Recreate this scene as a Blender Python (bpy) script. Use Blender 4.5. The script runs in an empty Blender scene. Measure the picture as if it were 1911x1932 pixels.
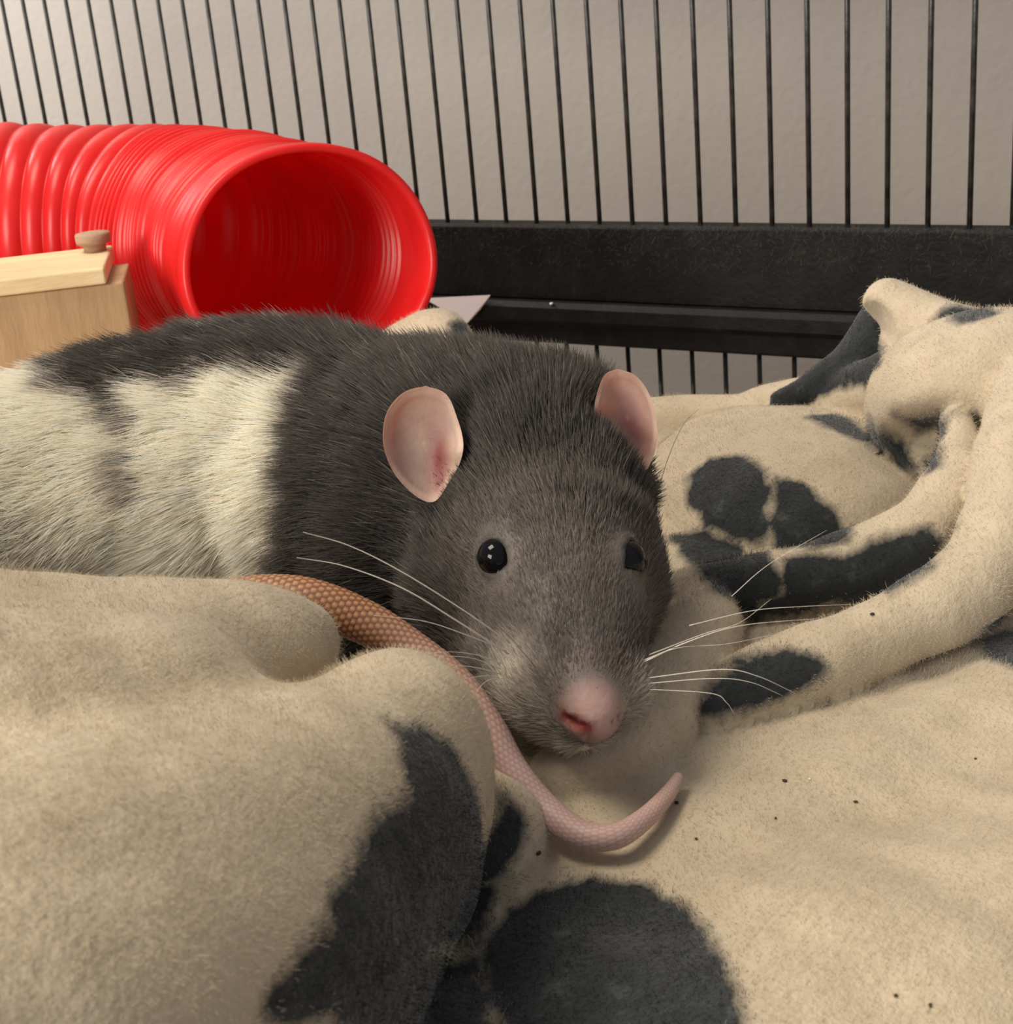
import bpy, math, random
import numpy as np
from mathutils import Matrix, Vector
from mathutils.bvhtree import BVHTree

rng = np.random.default_rng(7)
random.seed(7)
SC = bpy.context.scene
COL = SC.collection

# ------------------------------------------------------------------ camera
# geometry is laid out in centimetres with the lens at the origin (x right, y ahead, z up);
# it is written to Blender in metres with the lens 50 cm above the room floor
F, CX, CY = 2740.7, 955.5, 966.0
PITCH, ROLL = math.radians(20.345), math.radians(5.161)
CAMZ = 50.0
_d = np.array([math.sin(ROLL) * math.cos(PITCH), math.cos(ROLL) * math.cos(PITCH), math.sin(PITCH)])
_Y = np.array([0, 0, 1.0]) - _d[2] * _d
_Y /= np.linalg.norm(_Y)
_Z = -_d
_X = np.cross(_Y, _Z)
B = np.array([_X, _Y, _Z])          # lens frame -> world


def P(px, py, z):                    # point seen at (px, py), z cm deep
    return B @ np.array([(px - CX) / F * z, (py - CY) / F * z, z])


def PH(px, py, h):                   # point seen at (px, py), h cm below the lens
    r = B @ np.array([(px - CX) / F, (py - CY) / F, 1.0])
    return r * (-h / r[2])


def Wm(p):
    return (p[0] * .01, p[1] * .01, (p[2] + CAMZ) * .01)


cam = bpy.data.cameras.new('camera')
cam_o = bpy.data.objects.new('camera', cam)
COL.objects.link(cam_o)
cam.sensor_fit = 'HORIZONTAL'
cam.sensor_width = 36
cam.lens = F / 1911 * 36
cam.clip_start = .005
cam.clip_end = 20
Rm = np.column_stack([B @ np.array([1, 0, 0]), B @ np.array([0, -1, 0]), B @ np.array([0, 0, -1])])
M4 = Matrix(Rm.tolist()).to_4x4()
M4.translation = (0, 0, CAMZ * .01)
cam_o.matrix_world = M4
cam.dof.use_dof = True
cam.dof.focus_distance = .25
cam.dof.aperture_fstop = 80
SC.camera = cam_o

# ------------------------------------------------------------------ light, exposure
SC.view_settings.view_transform = 'Standard'
SC.view_settings.look = 'None'
SC.view_settings.gamma = 1
SC.view_settings.use_curve_mapping = False
SC.view_settings.exposure = 0.08
SC.cycles.use_denoising = True
w = bpy.data.worlds.new('room_light')
SC.world = w
w.use_nodes = True
w.node_tree.nodes['Background'].inputs[0].default_value = (.88, .92, 1, 1)
w.node_tree.nodes['Background'].inputs[1].default_value = .33


def area(name, loc, tgt, sx, sy, power, color):
    l = bpy.data.lights.new(name, 'AREA')
    l.shape = 'RECTANGLE'
    l.size, l.size_y, l.energy, l.color = sx, sy, power, color
    o = bpy.data.objects.new(name, l)
    COL.objects.link(o)
    o.location = loc
    o.rotation_euler = (Vector(tgt) - Vector(loc)).to_track_quat('-Z', 'Y').to_euler()
    return o


area('ceiling_lamp', (-.55, .15, 1.55), (0, .3, .4), .5, .5, 12.5, (1, .87, .70))
area('room_window', (-1.25, -1.0, .95), (0, .25, .42), .7, .8, 30, (1, .92, .82))
area('added_wall_fill', (-.66, .84, .92), (-.66 + .538, .84 + .843, .62), .25, .25, 17, (1, .98, .95))  # added fill light, faces only the wall to brighten its left end


# ------------------------------------------------------------------ object helpers
def link(o, parent=None):
    COL.objects.link(o)
    if parent is not None:
        o.parent = parent
    return o


def tag(o, label=None, cat=None, group=None, kind=None):
    if label: o['label'] = label
    if cat: o['category'] = cat
    if group: o['group'] = group
    if kind: o['kind'] = kind
    return o


def empty(name, p):
    """an Empty standing at p (cm); children are written relative to the world, origin kept by inverse"""
    o = bpy.data.objects.new(name, None)
    o.empty_display_size = .01
    o.location = Wm(p)
    return link(o)


def mesh(name, V, Fc, mat, parent=None, smooth=True, col=None, attrs=None):
    V = np.asarray(V, float) * .01
    V[:, 2] += CAMZ * .01
    off = np.array(parent.location) if parent is not None and parent.type == 'EMPTY' else np.zeros(3)
    org = off
    me = bpy.data.meshes.new(name)
    me.from_pydata((V - org).tolist(), [], Fc if isinstance(Fc, list) else Fc.tolist())
    if mat is not None:
        me.materials.append(mat)
    me.polygons.foreach_set('use_smooth', [smooth] * len(me.polygons))
    if col is not None:
        a = me.attributes.new('Col', 'FLOAT_COLOR', 'POINT')
        c = np.ones((len(V), 4), np.float32)
        c[:, :3] = col
        a.data.foreach_set('color', c.ravel())
    for k, v in (attrs or {}).items():
        a = me.attributes.new(k, 'FLOAT', 'POINT')
        a.data.foreach_set('value', np.asarray(v, np.float32))
    me.update()
    o = bpy.data.objects.new(name, me)
    return link(o, parent)


def hair(name, PTS, rad, col, mat, parent=None):
    """PTS (n,k,3) cm, rad (k,) or (n,k) cm, col (n,3)"""
    n, k = PTS.shape[:2]
    cu = bpy.data.hair_curves.new(name)
    cu.add_curves([k] * n)
    p = PTS.reshape(-1, 3) * .01
    p[:, 2] += CAMZ * .01
    off = np.array(parent.location) if parent is not None and parent.type == 'EMPTY' else np.zeros(3)
    cu.attributes['position'].data.foreach_set('vector', (p - off).astype(np.float32).ravel())
    r = np.broadcast_to(np.asarray(rad) * .01, (n, k)).astype(np.float32).ravel()
    a = cu.attributes.get('radius') or cu.attributes.new('radius', 'FLOAT', 'POINT')
    a.data.foreach_set('value', r)
    a = cu.attributes.new('Col', 'FLOAT_COLOR', 'POINT')
    c = np.ones((n, k, 4), np.float32)
    c[:, :, :3] = col[:, None, :] if col.ndim == 2 else col
    a.data.foreach_set('color', c.ravel())
    cu.materials.append(mat)
    o = bpy.data.objects.new(name, cu)
    return link(o, parent)


# ------------------------------------------------------------------ materials
def mat_new(name, base=(.5, .5, .5), rough=.6, **kw):
    m = bpy.data.materials.new(name)
    m.use_nodes = True
    b = m.node_tree.nodes['Principled BSDF']
    b.inputs['Base Color'].default_value = (*base, 1)
    b.inputs['Roughness'].default_value = rough
    for k, v in kw.items():
        b.inputs[k.replace('_', ' ')].default_value = v
    return m


def N(m, t, **kw):
    n = m.node_tree.nodes.new(t)
    for k, v in kw.items():
        setattr(n, k, v)
    return n


def L(m, a, b):
    m.node_tree.links.new(a, b)


def noise(m, scale, detail=3, rough=.5, coord='Object', stretch=None):
    tc = N(m, 'ShaderNodeTexCoord')
    n = N(m, 'ShaderNodeTexNoise')
    n.inputs['Scale'].default_value = scale
    n.inputs['Detail'].default_value = detail
    n.inputs['Roughness'].default_value = rough
    if stretch:
        mp = N(m, 'ShaderNodeMapping')
        mp.inputs['Scale'].default_value = stretch
        L(m, tc.outputs[coord], mp.inputs[0])
        L(m, mp.outputs[0], n.inputs['Vector'])
    else:
        L(m, tc.outputs[coord], n.inputs['Vector'])
    return n


def ramp(m, src, stops):
    r = N(m, 'ShaderNodeValToRGB')
    while len(r.color_ramp.elements) < len(stops):
        r.color_ramp.elements.new(.5)
    for e, (p, c) in zip(r.color_ramp.elements, stops):
        e.position = p
        e.color = (*c, 1) if len(c) == 3 else c
    L(m, src, r.inputs[0])
    return r


def bump(m, src, strength, dist, prev=None):
    b = N(m, 'ShaderNodeBump')
    b.inputs['Strength'].default_value = strength
    b.inputs['Distance'].default_value = dist
    L(m, src, b.inputs['Height'])
    if prev is not None:
        L(m, prev.outputs[0], b.inputs['Normal'])
    L(m, b.outputs[0], m.node_tree.nodes['Principled BSDF'].inputs['Normal'])
    return b


def mixc(m, fac, a, b, mode='MIX'):
    x = N(m, 'ShaderNodeMix', data_type='RGBA', blend_type=mode)
    for i, s in ((0, fac), (6, a), (7, b)):
        if isinstance(s, (int, float)):
            x.inputs[i].default_value = s
        elif isinstance(s, tuple):
            x.inputs[i].default_value = (*s, 1)
        else:
            L(m, s, x.inputs[i])
    return x.outputs[2]


def BS(m):
    return m.node_tree.nodes['Principled BSDF']


# wall paint
m_wall = mat_new('wall_paint', (.56, .52, .46), .85)
n1 = noise(m_wall, 260, 4)
r1 = ramp(m_wall, noise(m_wall, 6, 2).outputs[0], [(.3, (.218, .194, .178)), (.7, (.25, .23, .204))])
L(m_wall, r1.outputs[0], BS(m_wall).inputs['Base Color'])
bump(m_wall, n1.outputs[0], .25, .001)
m_floor = mat_new('floor_wood', (.3, .2, .13), .5)
bump(m_floor, noise(m_floor, 40, 3, .5, 'Object', (1, 8, 1)).outputs[0], .2, .001)

# black coated cage metal, dusty with fur
m_bar = mat_new('black_wire', (.016, .016, .017), .42, Coat_Weight=.15)
rb = ramp(m_bar, noise(m_bar, 180, 4).outputs[0], [(.35, (.008, .008, .009)), (.75, (.045, .042, .038))])
L(m_bar, rb.outputs[0], BS(m_bar).inputs['Base Color'])
bump(m_bar, noise(m_bar, 700, 2).outputs[0], .35, .0004)
m_rail = mat_new('black_rail', (.01, .01, .011), .6, Specular_IOR_Level=.2)
rr = ramp(m_rail, noise(m_rail, 90, 6, .65).outputs[0], [(.42, (.0035, .0035, .0038)), (.62, (.008, .008, .0075)), (.8, (.03, .028, .025))])
L(m_rail, rr.outputs[0], BS(m_rail).inputs['Base Color'])
bump(m_rail, noise(m_rail, 600, 3).outputs[0], .5, .0005)

# fleece
m_fleece = mat_new('fleece', (.6, .5, .35), .95, Sheen_Weight=.25, Sheen_Roughness=.5)
at = N(m_fleece, 'ShaderNodeAttribute', attribute_name='print')
nA = noise(m_fleece, 260, 4, .6)
nB = noise(m_fleece, 900, 3, .6)
ma = N(m_fleece, 'ShaderNodeMath', operation='MULTIPLY_ADD')
L(m_fleece, nA.outputs[0], ma.inputs[0]); ma.inputs[1].default_value = .36
L(m_fleece, at.outputs['Fac'], ma.inputs[2])
mb = N(m_fleece, 'ShaderNodeMath', operation='MULTIPLY_ADD')
L(m_fleece, nB.outputs[0], mb.inputs[0]); mb.inputs[1].default_value = .26
L(m_fleece, ma.outputs[0], mb.inputs[2])
edge = ramp(m_fleece, mb.outputs[0], [(.46, (0, 0, 0)), (.96, (1, 1, 1))])
cream = ramp(m_fleece, noise(m_fleece, 130, 5, .65).outputs[0], [(.3, (.41, .335, .225)), (.5, (.50, .415, .29)), (.72, (.58, .495, .36))])
cream2 = mixc(m_fleece, noise(m_fleece, 18, 2).outputs[0], cream.outputs[0], (.50, .42, .31))
dark = ramp(m_fleece, noise(m_fleece, 190, 4, .7).outputs[0], [(.3, (.007, .009, .011)), (.58, (.015, .019, .021)), (.75, (.055, .062, .06))])
L(m_fleece, mixc(m_fleece, edge.outputs[0], cream2, dark.outputs[0]), BS(m_fleece).inputs['Base Color'])
bb = bump(m_fleece, noise(m_fleece, 240, 5, .7).outputs[0], .4, .0012)
bump(m_fleece, noise(m_fleece, 1100, 3, .6).outputs[0], .45, .0005, bb)

# fur / fuzz strands
def strand_mat(name, rough=.55, spec=.35):
    m = mat_new(name, (.5, .5, .5), rough)
    a = N(m, 'ShaderNodeAttribute', attribute_name='Col')
    L(m, a.outputs['Color'], BS(m).inputs['Base Color'])
    BS(m).inputs['Specular IOR Level'].default_value = spec
    return m


m_fur = strand_mat('fur_strands', .5, .4)
tl_ = N(m_fur, 'ShaderNodeBsdfTranslucent')
L(m_fur, [n_ for n_ in m_fur.node_tree.nodes if n_.type == 'ATTRIBUTE'][0].outputs['Color'], tl_.inputs[0])
mx_ = N(m_fur, 'ShaderNodeMixShader'); mx_.inputs[0].default_value = .38
L(m_fur, BS(m_fur).outputs[0], mx_.inputs[1]); L(m_fur, tl_.outputs[0], mx_.inputs[2])
L(m_fur, mx_.outputs[0], m_fur.node_tree.nodes['Material Output'].inputs[0])
m_fuzz = strand_mat('fleece_strands', .9, .05)
m_skin = mat_new('body_skin', (.3, .25, .23), .6, Subsurface_Weight=.12, Subsurface_Scale=.002)
a = N(m_skin, 'ShaderNodeAttribute', attribute_name='Col')
L(m_skin, a.outputs['Color'], BS(m_skin).inputs['Base Color'])
bump(m_skin, noise(m_skin, 900, 3).outputs[0], .35, .0004)
m_ear = mat_new('ear_skin', (.62, .36, .30), .55, Subsurface_Weight=.3, Subsurface_Scale=.0025)
BS(m_ear).inputs['Subsurface Radius'].default_value = (1, .35, .2)
a = N(m_ear, 'ShaderNodeAttribute', attribute_name='Col')
nn = ramp(m_ear, noise(m_ear, 300, 4).outputs[0], [(.3, (.82, .80, .80)), (.7, (1, 1, 1))])
L(m_ear, mixc(m_ear, 1.0, a.outputs['Color'], nn.outputs[0], 'MULTIPLY'), BS(m_ear).inputs['Base Color'])
bump(m_ear, noise(m_ear, 1200, 3).outputs[0], .3, .0003)
m_eye = mat_new('eye_black', (.003, .003, .004), .05, IOR=1.36, Specular_IOR_Level=.42)
m_whisk = mat_new('whisker', (.75, .7, .6), .35)
m_whisk_d = mat_new('dark_whisker', (.03, .025, .02), .4)

# tail: rings of small scales
m_tail = mat_new('tail_scales', (.45, .28, .2), .5, Subsurface_Weight=.15, Subsurface_Scale=.0015)
a = N(m_tail, 'ShaderNodeAttribute', attribute_name='Col')
L(m_tail, a.outputs['Color'], BS(m_tail).inputs['Base Color'])

# red tube plastic
m_red = mat_new('red_plastic', (.86, .014, .012), .34, Subsurface_Weight=.25, Subsurface_Scale=.004)
BS(m_red).inputs['Subsurface Radius'].default_value = (1, .15, .1)
BS(m_red).inputs['Transmission Weight'].default_value = .0
rd = ramp(m_red, noise(m_red, 60, 3).outputs[0], [(.3, (.74, .016, .018)), (.7, (.86, .032, .032))])
L(m_red, rd.outputs[0], BS(m_red).inputs['Base Color'])
bump(m_red, noise(m_red, 300, 3).outputs[0], .12, .0005)
tr_ = N(m_red, 'ShaderNodeBsdfTranslucent')
tr_.inputs[0].default_value = (.95, .03, .02, 1)
ms_ = N(m_red, 'ShaderNodeMixShader')
ms_.inputs[0].default_value = .38
L(m_red, BS(m_red).outputs[0], ms_.inputs[1]); L(m_red, tr_.outputs[0], ms_.inputs[2])
L(m_red, ms_.outputs[0], m_red.node_tree.nodes['Material Output'].inputs[0])

# wood
def wood(name, c1, c2, stretch, sc=30):
    m = mat_new(name, c1, .7)
    r = ramp(m, noise(m, sc, 5, .6, 'Object', stretch).outputs[0], [(.3, c1), (.7, c2)])
    L(m, r.outputs[0], BS(m).inputs['Base Color'])
    bump(m, noise(m, sc * 3, 4, .6, 'Object', stretch).outputs[0], .35, .001)
    return m


m_wood_roof = wood('roof_wood', (.66, .48, .26), (.78, .62, .38), (1, 6, 6), 25)
m_wood_wall = wood('wall_wood', (.36, .22, .11), (.48, .31, .16), (5, 5, 1), 25)
m_wood_peg = wood('peg_wood', (.33, .20, .13), (.43, .28, .18), (2, 2, 8), 60)
m_paper = mat_new('white_paper', (.62, .55, .56), .9)
m_crumb_d = mat_new('dark_crumb', (.05, .03, .015), .9)
m_crumb_w = mat_new('white_crumb', (.85, .8, .7), .8)


# ------------------------------------------------------------------ distance fields
def smin(a, b, k):
    if k <= 1e-6:
        return np.minimum(a, b)
    h = np.clip(.5 + .5 * (b - a) / k, 0, 1)
    return b + (a - b) * h - k * h * (1 - h)


def smax(a, b, k):
    return -smin(-a, -b, k)


CAMAX = np.array([B @ np.array([1, 0, 0]), B @ np.array([0, -1, 0]), B @ np.array([0, 0, 1])])   # right, up, ahead as seen


def rot_in_view(deg):
    a = math.radians(deg)
    r, u, f = CAMAX
    return np.array([r * math.cos(a) + u * math.sin(a), -r * math.sin(a) + u * math.cos(a), f])


def ell(p, c, r, ax=None):
    q = p - c
    if ax is not None:
        q = q @ np.asarray(ax).T
    r = np.asarray(r, float)
    k0 = np.linalg.norm(q / r, axis=1)
    k1 = np.linalg.norm(q / (r * r), axis=1) + 1e-9
    return k0 * (k0 - 1) / k1


def dense(pts, n=5):
    """Catmull-Rom through rows [x,y,z,r...]"""
    pts = np.asarray(pts, float)
    if len(pts) < 3:
        return pts
    e = np.vstack([2 * pts[0] - pts[1], pts, 2 * pts[-1] - pts[-2]])
    out = []
    for i in range(1, len(e) - 2):
        p0, p1, p2, p3 = e[i - 1:i + 3]
        for t in np.linspace(0, 1, n, endpoint=False):
            out.append(.5 * ((2 * p1) + (p2 - p0) * t + (2 * p0 - 5 * p1 + 4 * p2 - p3) * t * t + (3 * p1 - p0 - 3 * p2 + p3) * t ** 3))
    out.append(pts[-1])
    return np.array(out)


def chain(p, pts, zs=1.0):
    """swept round section along rows [x,y,z,r]; zs squashes in height"""
    S = np.array([1, 1, 1 / zs])
    rm = pts[:, 3].max()
    lo_, hi_ = pts[:, :3].min(0) - rm, pts[:, :3].max(0) + rm
    far = np.sqrt((np.maximum(np.maximum(lo_ - p, p - hi_), 0) ** 2).sum(1))
    m = far < 1.3
    if not m.all():
        out = far + .2
        if m.any():
            out[m] = chain(p[m], pts, zs)
        return out
    if len(pts) > 14 and len(p) > 2000:           # split long sections so that each half is culled on its own
        h = len(pts) // 2
        return np.minimum(chain(p, pts[:h + 1], zs), chain(p, pts[h:], zs))
    d = None
    q = p * S
    for a, b in zip(pts[:-1], pts[1:]):
        A, Bq = a[:3] * S, b[:3] * S
        ab = Bq - A
        t = np.clip(((q - A) @ ab) / (ab @ ab + 1e-9), 0, 1)
        e = q - A - t[:, None] * ab
        dd = (np.sqrt(np.einsum('ij,ij->i', e, e)) - (a[3] + t * (b[3] - a[3]))) * min(1, zs)
        d = dd if d is None else np.minimum(d, dd)
    return d


def surface_nets(f, lo, hi, h, newton=2):
    lo = np.asarray(lo, float)
    n = np.ceil((np.asarray(hi) - lo) / h).astype(int) + 1
    cb = 4
    n = ((n - 1 + cb - 1) // cb) * cb + 1
    nc = (n - 1) // cb + 1
    gi = np.stack(np.meshgrid(*[np.arange(m) for m in nc], indexing='ij'), -1).reshape(-1, 3)
    vc = f(lo + gi * (h * cb)).reshape(nc)
    # upsample by nearest, then refine close blocks
    V = np.repeat(np.repeat(np.repeat(vc, cb, 0), cb, 1), cb, 2)[:n[0], :n[1], :n[2]].astype(np.float32)
    near = np.abs(V) < h * cb * 2.6
    idx = np.argwhere(near)
    out = np.empty(len(idx), np.float32)
    for s in range(0, len(idx), 400000):
        out[s:s + 400000] = f(lo + idx[s:s + 400000] * h)
    V[idx[:, 0], idx[:, 1], idx[:, 2]] = out
    ins = V < 0
    c = np.zeros(np.array(V.shape) - 1, np.int8)
    for i in (0, 1):
        for j in (0, 1):
            for k in (0, 1):
                c += ins[i:i + c.shape[0], j:j + c.shape[1], k:k + c.shape[2]]
    act = np.argwhere((c > 0) & (c < 8))
    ids = -np.ones(c.shape, np.int64)
    ids[act[:, 0], act[:, 1], act[:, 2]] = np.arange(len(act))
    acc = np.zeros((len(act), 3))
    cnt = np.zeros(len(act))
    corners = [(i, j, k) for i in (0, 1) for j in (0, 1) for k in (0, 1)]
    val = {cn: V[act[:, 0] + cn[0], act[:, 1] + cn[1], act[:, 2] + cn[2]] for cn in corners}
    for a in corners:
        for ax in range(3):
            if a[ax] == 0:
                b = list(a); b[ax] = 1; b = tuple(b)
                va, vb = val[a], val[b]
                m = (va < 0) != (vb < 0)
                t = va / np.where(m, va - vb, 1)
                p = np.array(a, float) + t[:, None] * (np.array(b) - np.array(a))
                acc[m] += p[m]
                cnt[m] += 1
    verts = lo + (act + acc / cnt[:, None]) * h
    faces = []
    for ax in range(3):
        o1, o2 = [x for x in range(3) if x != ax]
        s0 = [slice(None)] * 3; s1 = [slice(None)] * 3
        s0[ax] = slice(0, -1); s1[ax] = slice(1, None)
        A, Bv = ins[tuple(s0)], ins[tuple(s1)]
        e = np.argwhere(A != Bv)
        e = e[(e[:, o1] > 0) & (e[:, o2] > 0) & (e[:, o1] < c.shape[o1]) & (e[:, o2] < c.shape[o2])]
        flip = A[e[:, 0], e[:, 1], e[:, 2]]
        def cell(d1, d2):
            q = e.copy(); q[:, o1] += d1; q[:, o2] += d2
            return ids[q[:, 0], q[:, 1], q[:, 2]]
        quad = np.stack([cell(-1, -1), cell(0, -1), cell(0, 0), cell(-1, 0)], 1)
        if ax == 1:
            flip = ~flip
        quad = np.where(flip[:, None], quad, quad[:, ::-1])
        faces.append(quad)
    faces = np.vstack(faces)
    for _ in range(newton):
        d = f(verts)
        g = grad(f, verts)
        verts = verts - np.clip(d, -h, h)[:, None] * g * .9
    return verts, faces


def grad(f, p, e=.02):
    g = np.stack([f(p + np.eye(3)[i] * e) - f(p - np.eye(3)[i] * e) for i in range(3)], 1)
    return g / (np.linalg.norm(g, axis=1, keepdims=True) + 1e-9)


def vnoise(p, s, seed=0):
    """cheap smooth vector noise from sines"""
    r = np.random.default_rng(seed)
    out = np.zeros((len(p), 3))
    for i in range(7):
        k = r.normal(size=(3, 3)) / s * (1 + .5 * i)
        out += np.sin(p @ k.T + r.uniform(0, 6.28, 3)) / (1 + .35 * i)
    return out / 2.6


# ------------------------------------------------------------------ the room
def plane(name, c, u, v, mat, kind='structure'):
    c, u, v = map(np.asarray, (c, u, v))
    nrm = np.cross(u, v); nrm = nrm / np.linalg.norm(nrm) * 1.0
    V = []
    for s in (0, -1):
        for a, b in ((-1, -1), (1, -1), (1, 1), (-1, 1)):
            V.append(c + u * a + v * b + nrm * s)
    Fc = [[0, 1, 2, 3], [7, 6, 5, 4], [0, 4, 5, 1], [1, 5, 6, 2], [2, 6, 7, 3], [3, 7, 4, 0]]
    o = mesh(name, V, Fc, mat, smooth=False)
    return tag(o, kind=kind)


Q0 = np.array([-19.396, 66.015, 0.])
ANG = math.radians(-32.566)
E1 = np.array([math.cos(ANG), math.sin(ANG), 0])       # along the cage side, to the right
EN = np.array([-E1[1], E1[0], 0])                       # away from the lens
UP = np.array([0, 0, 1.])
S = 1.27
plane('wall_back', Q0 + E1 * 20 + EN * 17 + UP * 40, E1 * 150, UP * 90, m_wall)
plane('floor', (0, 0, -50), np.array([150, 0, 0]), np.array([0, 150, 0]), m_floor)


# ------------------------------------------------------------------ the cage side
def box_pts(o, a0, a1, b0, b1, z0, z1, bev=.08):
    """box along the cage side: a along E1, b along EN, z height; bevelled edges along E1"""
    prof = [(b0 + bev, z0), (b1 - bev, z0), (b1, z0 + bev), (b1, z1 - bev), (b1 - bev, z1), (b0 + bev, z1), (b0, z1 - bev), (b0, z0 + bev)]
    V = [o + E1 * a + EN * b + UP * z for a in (a0, a1) for b, z in prof]
    n = len(prof)
    Fc = [[i, (i + 1) % n, n + (i + 1) % n, n + i][::-1] for i in range(n)] + [list(range(n)), list(range(2 * n - 1, n - 1, -1))]
    return V, Fc


def rod(p0, p1, r, n=8):
    p0, p1 = np.asarray(p0, float), np.asarray(p1, float)
    t = (p1 - p0) / np.linalg.norm(p1 - p0)
    a = np.cross(t, [.3, .9, .2]); a /= np.linalg.norm(a)
    b = np.cross(t, a)
    V = [p + (a * math.cos(q) + b * math.sin(q)) * r for p in (p0, p1) for q in np.arange(n) * 2 * math.pi / n]
    Fc = [[i, n + i, n + (i + 1) % n, (i + 1) % n][::-1] for i in range(n)] + [list(range(n))[::-1], list(range(n, 2 * n))]
    return V, Fc


cage = empty('cage', (Q0 + E1 * 20 - UP * 50))
tag(cage, 'black wire pet cage side with close upright bars and a thick black rail', 'cage')
ZT = 3.6        # underside of the cage roof frame
RB = .088
proto = None
for k in range(-3, 37):
    p = Q0 + E1 * S * k
    if proto is None:
        V, Fc = rod(UP * -8.6, UP * ZT, RB)
        proto = mesh('bar', V, Fc, m_bar)
        proto.data.transform(Matrix.Translation((0, 0, -CAMZ * .01)))
        o = proto
    else:
        o = proto.copy(); COL.objects.link(o)
    o.parent = cage
    o.location = Vector(Wm(p)) - cage.location
proto2 = None
for k in range(-3, 37):
    p = Q0 + E1 * (S * k + .35) + EN * .9
    if proto2 is None:
        V, Fc = rod(UP * -46, UP * -12.2, RB)
        proto2 = mesh('bar', V, Fc, m_bar)
        proto2.data.transform(Matrix.Translation((0, 0, -CAMZ * .01)))
        o = proto2
    else:
        o = proto2.copy(); COL.objects.link(o)
    o.parent = cage
    o.location = Vector(Wm(p)) - cage.location
A0, A1 = -8, 48
V, Fc = box_pts(Q0, A0, A1, -.25, .7, -11.31, -8.53, .12); tag(mesh('rail', V, Fc, m_rail, cage, False), 'thick black upper rail furred with dust')
V, Fc = box_pts(Q0, A0, A1, -.75, 1.6, -12.05, -11.25, .18); mesh('ledge', V, Fc, m_rail, cage, False)
V, Fc = box_pts(Q0, A0, A1, -.35, 1.6, -12.84, -12.0, .1); mesh('lower_rail', V, Fc, m_rail, cage, False)
V, Fc = box_pts(Q0, A0, A1, -.3, .5, ZT, ZT + 1.2, .1); mesh('roof_rail', V, Fc, m_rail, cage, False)
V, Fc = rod(Q0 + E1 * A0 + UP * 2.02 + EN * -.15, Q0 + E1 * A1 + UP * 2.02 + EN * -.15, .12); 
V, Fc = box_pts(Q0, A0, A1, -1.2, 2.0, -50, -46, .2); mesh('base_tray', V, Fc, m_rail, cage, False)
for a in (A0, A1):
    V, Fc = box_pts(Q0, a - .5, a + .5, -.5, .9, -50, ZT + 1.2, .15); mesh('corner_post', V, Fc, m_rail, cage, False)
NL = 5200
t_ = rng.random(NL)
lp = Q0 + np.outer(rng.uniform(6, 46, NL), E1) + UP * (-8.53 - 1.5 * rng.random(NL)[:, None] ** 2.5) - EN * .25
ld = rng.normal(0, 1, (NL, 3)) * [.6, .6, 1] + UP * .4 - EN * .5
ld /= np.linalg.norm(ld, axis=1, keepdims=True)
lb = rng.normal(0, .35, (NL, 3))
ll_ = rng.uniform(.05, .26, NL)[:, None]
lt = np.stack([lp, lp + ld * ll_ * .5 + lb * ll_ * .2, lp + ld * ll_ + lb * ll_ * .7], 1)
tag(hair('dust', lt, np.array([.0035, .003, .001]), np.tile([[.11, .10, .09]], (NL, 1)), m_fuzz, cage), kind='stuff')
# the shelf under the blanket, carried by the cage
xs = [(-24, 4), (17, 4), (17, 30), (-24, 50)]
V = [np.array([x, y, z]) for z in (-13.4, -12.9) for x, y in xs]
Fc = [[3, 2, 1, 0], [4, 5, 6, 7]] + [[i, (i + 1) % 4, 4 + (i + 1) % 4, 4 + i] for i in range(4)]
mesh('shelf', V, Fc, m_rail, cage, False)
for x, y in ((-23, 6), (16, 6), (16, 29), (-23, 48)):
    V, Fc = rod((x, y, -50), (x, y, -13.3), .6, 12); mesh('shelf_leg', V, Fc, m_rail, cage)

# ------------------------------------------------------------------ the blanket
H0 = 11.2


def C(*rows):      # rows (px, py, depth, r)
    return dense([[*P(a, b, c), r] for a, b, c, r in rows])


def CH(*rows):     # rows (px, py, height below lens, r)
    return dense([[*PH(a, b, c), r] for a, b, c, r in rows])


L1 = C((-400, 1380, 18.3, 2.0), (-100, 1350, 18.6, 1.85), (120, 1330, 19, 1.72), (330, 1300, 19.4, 1.5), (480, 1250, 19.7, 1.05), (560, 1215, 19.9, .6))
L2 = C((745, 1405, 18.4, 1.18), (680, 1480, 17.9, 1.45), (560, 1590, 17, 1.85), (340, 1760, 15.5, 2.35), (60, 1960, 14.2, 2.8), (-250, 2150, 13.3, 3.2))
L2b = C((775, 1500, 19.0, 1.0), (730, 1580, 18.6, 1.3), (600, 1720, 17.6, 1.7), (380, 1960, 15.6, 2.0), (100, 2200, 14, 2.2))
LM = C((250, 1450, 17.6, 1.9), (0, 1500, 16.8, 2.2), (-300, 1500, 16.5, 2.4))
R1 = CH((1965, 660, 8.2, .75), (1950, 760, 8.5, .8), (1928, 880, 9.0, .85), (1900, 1015, 9.7, .8), (1815, 1120, 10.2, .72), (1660, 1200, 10.5, .64), (1490, 1268, 10.7, .64), (1330, 1335, 10.9, .64))
R1b = CH((1330, 1150, 11.0, .6), (1310, 1215, 10.7, .75), (1255, 1310, 10.7, .8), (1170, 1400, 10.9, .75), (1060, 1470, 11.2, .55))
R2 = CH((1803, 795, 9.0, .34), (1806, 850, 9.2, .42), (1790, 930, 9.6, .55), (1725, 1010, 10.1, .66), (1610, 1070, 10.5, .7), (1480, 1105, 10.7, .68), (1350, 1125, 10.9, .6), (1240, 1140, 11.1, .5))
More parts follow.
